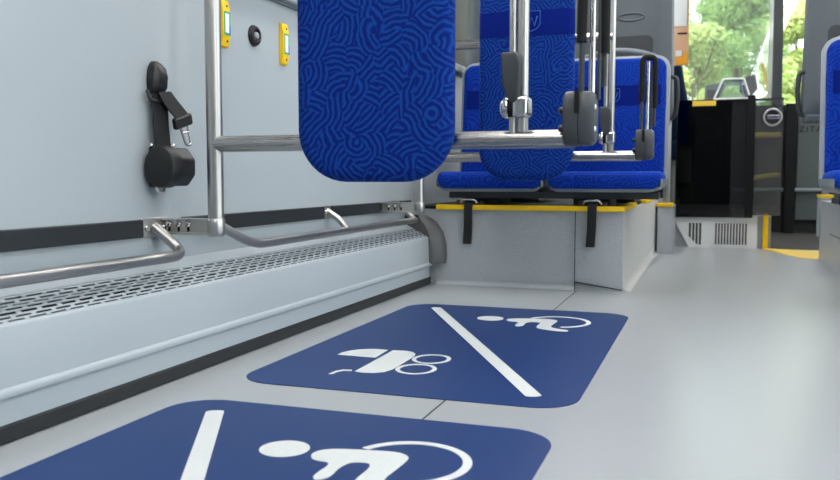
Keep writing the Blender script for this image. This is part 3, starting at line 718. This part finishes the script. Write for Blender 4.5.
o = MB().box(.268, .345, 5.50, 5.58, 0, .2).build('trim_12', LGREY, bevel=.004); struct(o)
o = MB().cyl((.313, 5.485, 0), (.313, 5.485, .215), .0155, 18).build('guard_post', YEL, origin=(.313, 5.485, 0)); tag(o, 'yellow post standing beside the white vent panel', 'post')
m = MB(); wd = [(.30, 5.50), (.366, 5.217), (.466, 4.903), (.535, 4.86), (.60, 4.96), (.60, 5.40), (.33, 5.50)]
m.loft([[(x, y, 0.0004) for x, y in wd], [(x, y, .003) for x, y in wd]]); struct(m.build('trim_13', YELF, smooth=False))
m = MB(); m.box(.346, XR-.002, 5.51, Y1-.001, .0004, .004); struct(m.build('trim_14', MAT))
# screen
dp = thing('driver_partition', (.1, 5.47, .19), 'dark tinted glass screen with round lock before the driver cab', 'partition')
m = MB(); m.box(-.215, .105, 5.462, 5.474, .188, .905); m.build('tinted_panel', TINT, dp)
m = MB(); m.box(.105, .238, 5.462, 5.474, .188, .905); m.build('middle_pane', pane('middle_tinted_screen', (.26, .29, .30, 1), haze=.02), dp)
m = MB(); m.box(.238, .392, 5.462, 5.474, .205, .905); m.build('side_pane', TINT2, dp)
m = MB(); m.box(-.150, .318, 5.462, 5.472, .905, 1.9); m.build('clear_pane', CLEAR, dp)
m = MB(); m.box(.300, .322, 5.460, 5.476, .905, 1.9); m.build('pane_edge', pane('glass_edge', (.75, .8, .82, 1), haze=.45), dp)
m = MB(); m.box(.192, .236, 5.440, 5.461, .195, .925); m.build('frame_upright', VBLACK, dp, bevel=.003)
m = MB(); m.box(.098, .122, 5.478, 5.49, .195, .90); m.build('inner_upright', DGREY, dp, bevel=.003)
m = MB(); m.box(-.215, .392, 5.476, 5.482, .893, .908); m.build('top_rail', VBLACK, dp)
lk = MB().lathe([(.040, 0), (.054, 0), (.054, .008), (.050, .012), (.044, .012), (.042, .004)], (.333, 5.462, .792), (0, -1, 0), 32).build('lock_ring', PLATE, dp)
m = MB(); m.lathe([(.0415, 0), (.0415, .0045)], (.333, 5.462, .792), (0, -1, 0), 28); m.build('lock_cup', BLACK, lk)
m = MB(); m.box(.300, .372, 5.448, 5.458, .780, .806); m.build('lock_lever', CHROME, lk, bevel=.006)
# cab floor, dashboard
struct(MB().box(XL+.001, .30, 5.53, Y1-.002, 0, .19).build('trim_15', CAB))
d = thing('dashboard', (-.3, 6.9, .19), 'black dashboard under the windscreen behind the dark screen', 'dashboard')
m = MB(); m.loft([[(x, yy, z) for yy, z in ((6.55, .19), (6.5, .70), (6.62, .86), (7.19, .90), (7.19, .19))] for x in (XL+.01, .06)]); m.build('body', CAB, d, bevel=.02)
# driver's seat
ds = thing('driver_seat', (-.35, 6.05, .19), 'dark navy driver seat behind the tinted screen', 'seat')
L = []
for z, x1, y in ((.62, -.085, 5.86), (.80, -.10, 5.83), (.95, -.165, 5.80), (1.08, -.190, 5.78), (1.15, -.200, 5.775), (1.20, -.225, 5.77), (1.23, -.28, 5.775)):
    L.append([(p, q, z) for p, q in rrect(-.62, x1, y, y+.13, .045, 5)])
MB().loft(L).build('backrest', NAVY, ds)
m = MB(); m.box(-.62, .02, 5.80, 6.35, .55, .68); m.build('cushion', NAVY, ds, bevel=.04)
m = MB(); m.cyl((-.33, 6.1, .19), (-.33, 6.1, .56), .1, 20); m.build('pedestal', BLACK, ds)
# notice board on the partition
nb = thing('notice_board', (-.25, 5.58, 1.14), 'tan board with white sheet and orange notice behind the left tall seat', 'board')
m = MB(); m.box(-.46, -.158, 5.57, 5.59, 1.135, 2.0); m.build('board', TAN, nb)
m = MB(); m.box(-.46, -.43, 5.57, 5.60, .19, 1.135); m.build('board_post', BLACK, nb)
m = MB(); m.box(-.40, -.172, 5.566, 5.5695, 1.375, 1.75); m.build('paper_sheet', PAPER, nb)
m = MB(); m.box(-.225, -.168, 5.567, 5.5695, 1.325, 1.335); m.build('slot', VBLACK, nb)
m = MB(); m.loft([[(x, yy, z) for x, z in ((-.23, 1.138), (-.165, 1.138), (-.165, 1.215), (-.185, 1.215), (-.195, 1.185), (-.23, 1.185))] for yy in (5.566, 5.5695)]); m.build('orange_notice', ORANGE, nb, smooth=False)
m = MB(); m.box(-.235, -.197, 5.562, 5.5655, 1.19, 1.225); m.build('white_tag', PAPER, nb)
# yellow plate on the cab counter
tag(MB().box(-.125, .012, 5.452, 5.4615, .868, .900).build('counter_plate', YELF, origin=(-.05, 5.5, .868), bevel=.003), 'small yellow plate along the top edge of the dark screen', 'plate')
# coin tray hood: clear trapezoid box with white edges
ct = thing('ticket_tray', (.1, 5.56, .905), 'clear trapezoid ticket hood with white edges on the cab counter', 'ticket tray')
def trap(y, s, h, lift=0): 
    return [(.105-.105*s, y, .908+lift), (.105-.055*s, y, .908+h), (.105+.062*s, y, .908+h), (.105+.10*s, y, .908+lift)]
A = trap(5.452, 1.0, .118); B = trap(5.60, .78, .10, .0)
m = MB()
for P in (A, B): m.tube(arc_pts(P, .012), .0055, 8); m.tube([P[0], P[3]], .0055, 8)
for p, q in zip(A, B): m.tube([p, q], .004, 8)
m.build('edge_frame', WHITE, ct)
m = MB(); m.face(A); m.face([A[0], A[1], B[1], B[0]]); m.face([A[1], A[2], B[2], B[1]]); m.face([A[2], A[3], B[3], B[2]])
m.build('clear_hood', pane('acrylic', (.62, .72, .8, 1), haze=.12), ct, smooth=False)
m = MB(); m.box(-.14, .24, 5.485, 5.77, .885, .905); tag(m.build('cab_counter', CAB, origin=(.1, 5.6, .885), bevel=.004), 'dark counter of the driver cab under the ticket hood', 'counter')
# payment terminal with tilted screen
pt = thing('payment_terminal', (.18, 5.73, .905), 'grey tilted payment screen beside the ticket hood', 'terminal')
m = MB(); m.loft([[(x, 5.70+dy, z) for x, z in ((.148, .975), (.205, .925), (.258, .985), (.240, 1.075), (.150, 1.050))] for dy in (0, .04)]); m.build('screen', DGREY, pt, bevel=.005)
m = MB(); m.cyl((.20, 5.73, .905), (.20, 5.72, .95), .018, 14); m.build('stand', BLACK, pt)
m = MB(); m.tube([(.205, 5.698, .925), (.258, 5.698, .985), (.240, 5.698, 1.075)], .004, 8); m.build('white_edge', WHITE, pt)
tv = thing('ticket_printer', (-.0, 5.85, .905), 'small grey printer box left of the ticket hood', 'printer')
m = MB(); m.loft([[(x, 5.68+dy, z) for x, z in ((-.06, .906), (.03, .906), (.05, 1.035), (-.055, 1.015))] for dy in (0, .07)]); m.build('body', MGREY, tv, bevel=.008)
m = MB(); m.box(-.04, .03, 5.675, 5.681, .935, .985); m.build('screen', DGREY, tv)
# yellow handrail at the front entry
hr = MB()
hr.tube(arc_pts([(.35, 7.19, 1.32), (.352, 7.12, 1.30), (.415, 7.06, 1.03), (.44, 7.05, .99)], .03), .014, 12)
tag(hr.build('handrail', YELF, origin=(.4, 7.05, .99)), 'slanting yellow handrail by the windscreen pillar', 'handrail')
hr = MB(); hr.box(.26, .50, 7.10, 7.165, .745, .785)
tag(hr.build('handrail', YELF, origin=(.4, 7.1, .745), bevel=.012), 'pale yellow bar seen through the screen below the round lock', 'handrail')
hr = MB(); hr.tube([(.26, 7.15, .40), (.33, 7.13, .435), (.42, 7.12, .45), (.50, 7.13, .455)], .018, 12)
tag(hr.build('handrail', YELF, origin=(.4, 7.1, .40)), 'low yellow bar seen through the lower dark screen', 'handrail')
hr = MB(); hr.tube(arc_pts([(-.212, 5.75, .66), (-.17, 5.75, .56), (-.12, 5.75, .30), (-.10, 5.75, .19)], .05), .012, 12)
tag(hr.build('handrail', YELF, origin=(-.15, 5.75, .19)), 'thin curved yellow rail behind the left of the dark screen', 'handrail')
# lettering on the lower front panel
cu = bpy.data.curves.new('panel_lettering', 'FONT'); cu.body = 'ZITA'; cu.size = .065; cu.extrude = .001; cu.space_character = 1.25; cu.materials.append(VBLACK)
o = bpy.data.objects.new('panel_lettering', cu); COL.objects.link(o); o.rotation_euler = (PI/2, 0, 0); o.location = (.628, 7.163, .785); struct(o)

# ------------------------------------------------------------------ outdoors
GRASS = plain('grass_ground', rgb(120, 140, 90), .9, var=.2, scale=2)
o = MB().box(-60, 60, 9, 90, -.5, -.4).build('ground', GRASS); struct(o)
o = MB().box(-60, 60, -60, 9, -.5, -.4).build('pavement', plain('pavement', rgb(170, 170, 166), .9, var=.05)); struct(o)
LEAF = []
for i, (a, b_) in enumerate(((rgb(120, 160, 86), rgb(198, 218, 150)), (rgb(100, 142, 92), rgb(168, 198, 138)), (rgb(164, 186, 108), rgb(216, 224, 160)))):
    m, nt, b = newmat('leaves_%d' % i)
    n = nt.nodes.new('ShaderNodeTexNoise'); n.inputs['Scale'].default_value = 1.6; n.inputs['Detail'].default_value = 6
    tc = nt.nodes.new('ShaderNodeTexCoord'); nt.links.new(tc.outputs['Object'], n.inputs['Vector'])
    cr = nt.nodes.new('ShaderNodeValToRGB'); cr.color_ramp.elements[0].position = .35; cr.color_ramp.elements[1].position = .65
    cr.color_ramp.elements[0].color = a; cr.color_ramp.elements[1].color = b_
    nt.links.new(n.outputs[0], cr.inputs[0]); nt.links.new(cr.outputs[0], b.inputs['Base Color']); b.inputs['Roughness'].default_value = .6
    tl = nt.nodes.new('ShaderNodeBsdfTranslucent'); nt.links.new(cr.outputs[0], tl.inputs[0])
    mx = nt.nodes.new('ShaderNodeMixShader'); mx.inputs[0].default_value = .45
    nt.links.new(b.outputs[0], mx.inputs[1]); nt.links.new(tl.outputs[0], mx.inputs[2]); nt.links.new(mx.outputs[0], nt.nodes['Material Output'].inputs[0])
    LEAF.append(m)
BARK = plain('bark', rgb(92, 80, 66), .9, var=.2, scale=15)
def tree(x, y, h, cr, n, kind, label, low=.15):
    rnd = random.Random(int(x*100)+int(y*10))
    t = thing('tree', (x, y, -.4), label, 'tree', 'trees beyond the windscreen')
    ts = .35 if low < .1 else .8
    tk = MB(); tk.tube([(x, y, -.45), (x+.06, y, h*.35), (x-.04, y, h*.7), (x, y, h*.95)], [.13*ts, .10*ts, .06*ts, .02*ts], 10)
    for k in range(7):
        z = h*(.25+.09*k); a = k*2.4; r_ = cr*.75*(1-.06*k)
        tk.tube([(x, y, z), (x+r_*.5*math.cos(a), y+r_*.5*math.sin(a), z+.3), (x+r_*math.cos(a), y+r_*math.sin(a), z+.75)], [.045*ts, .03*ts, .01*ts], 6)
    tk.build('trunk', BARK, t)
    cl = []
    for k in range(26):
        z = h*(low+(1-low)*rnd.random()); rr = cr*math.sqrt(max(.05, 1-((z/h-.45)/.62)**2))
        a = rnd.random()*2*PI; q = rr*math.sqrt(rnd.random())*.8
        cl.append((x+q*math.cos(a), y+q*math.sin(a), z, cr*(.22+.2*rnd.random())))
    bm = bmesh.new()
    for k in range(n):
        c = rnd.choice(cl)
        d = Vector((rnd.gauss(0, 1), rnd.gauss(0, 1), rnd.gauss(0, .8))).normalized()*c[3]*rnd.random()**.4
        p = Vector(c[:3])+d
        u = Vector((rnd.gauss(0, 1), rnd.gauss(0, 1), rnd.gauss(0, 1))).normalized(); w = u.orthogonal().normalized()
        s = .03+.035*rnd.random()
        bm.faces.new([bm.verts.new(p+u*s), bm.verts.new(p+w*s*.55), bm.verts.new(p-u*s), bm.verts.new(p-w*s*.55)])
    mm = MB(); mm.bm.free(); mm.bm = bm
    mm.build('foliage', LEAF[kind], t, smooth=False)
tree(-1.15, 15.5, 4.4, 1.15, 9000, 1, 'dense dark green tree seen left in the windscreen')
tree(.42, 18.2, 4.2, 1.2, 22000, 0, 'bushy mid green tree seen in the middle of the windscreen')
tree(1.95, 16.2, 4.3, 1.05, 10000, 2, 'yellow green tree seen right of the windscreen pillar')
tree(.5, 24.5, 5.4, 1.5, 9000, 0, 'pale tall tree farther behind the middle of the windscreen')
tree(3.6, 23.0, 5.6, 1.3, 6000, 1, 'tall slender tree farther back on the right')
tree(-.25, 13.3, 2.5, .62, 14000, 2, 'low yellow green bush in front of the trees, left', .02)
tree(1.12, 13.3, 2.7, .68, 14000, 2, 'low yellow green bush in front of the trees, right', .02)

# ------------------------------------------------------------------ world, lights, camera
w = bpy.data.worlds.new('World'); S.world = w; w.use_nodes = True
nt = w.node_tree; bg = nt.nodes['Background']
tc = nt.nodes.new('ShaderNodeTexCoord'); no = nt.nodes.new('ShaderNodeTexNoise'); no.inputs['Scale'].default_value = 2.5; no.inputs['Detail'].default_value = 5
nt.links.new(tc.outputs['Generated'], no.inputs['Vector'])
cr = nt.nodes.new('ShaderNodeValToRGB'); cr.color_ramp.elements[0].color = (.86, .92, 1, 1); cr.color_ramp.elements[1].color = (1, 1, 1, 1)
cr.color_ramp.elements[0].position = .35; cr.color_ramp.elements[1].position = .6
nt.links.new(no.outputs[0], cr.inputs[0]); nt.links.new(cr.outputs[0], bg.inputs[0])
bg.inputs[1].default_value = 4.8
def portal(name, loc, rot, sx, sy):
    l = bpy.data.lights.new(name, 'AREA'); l.shape = 'RECTANGLE'; l.size = sx; l.size_y = sy; l.cycles.is_portal = True
    o = bpy.data.objects.new(name, l); COL.objects.link(o); o.location = loc; o.rotation_euler = rot
portal('portal_left', (XL-.06, 2.2, 1.45), (0, -PI/2, 0), 1.06, 9.7)
portal('portal_right', (XR+.06, 2.2, 1.0), (0, PI/2, 0), 1.98, 9.7)
portal('portal_front', (.04, Y1+.1, 1.55), (-PI/2, 0, 0), 2.3, 1.1)

F = 840.; VPX = 712.; HY = 178.; H = .43
sl = bpy.data.lights.new('sun', 'SUN'); sl.energy = 6; sl.angle = math.radians(8); sl.color = (1, .96, .88)
so = bpy.data.objects.new('sun', sl); COL.objects.link(so); so.rotation_euler = Vector((.25, 1, -1.15)).to_track_quat('-Z', 'Y').to_euler()
p = math.atan((240-HY)/F); th = math.atan((VPX-420)*math.cos(p)/F)
cam = bpy.data.cameras.new('camera'); co = bpy.data.objects.new('camera', cam); COL.objects.link(co)
co.location = (0, 0, H)
fw = Vector((-math.sin(th)*math.cos(p), math.cos(th)*math.cos(p), -math.sin(p)))
co.rotation_euler = fw.to_track_quat('-Z', 'Y').to_euler()
cam.sensor_width = 36; cam.lens = 36*F/840; cam.clip_start = .02; cam.clip_end = 300
cam.dof.use_dof = True; cam.dof.focus_distance = 2.2; cam.dof.aperture_fstop = 5.6
S.camera = co
S.view_settings.view_transform = 'Standard'; S.view_settings.look = 'None'; S.view_settings.gamma = 1; S.view_settings.use_curve_mapping = False
S.view_settings.exposure = -0.2
S.cycles.max_bounces = 10; S.cycles.diffuse_bounces = 5; S.cycles.transparent_max_bounces = 16
S.cycles.use_denoising = True; S.cycles.caustics_reflective = False; S.cycles.caustics_refractive = False
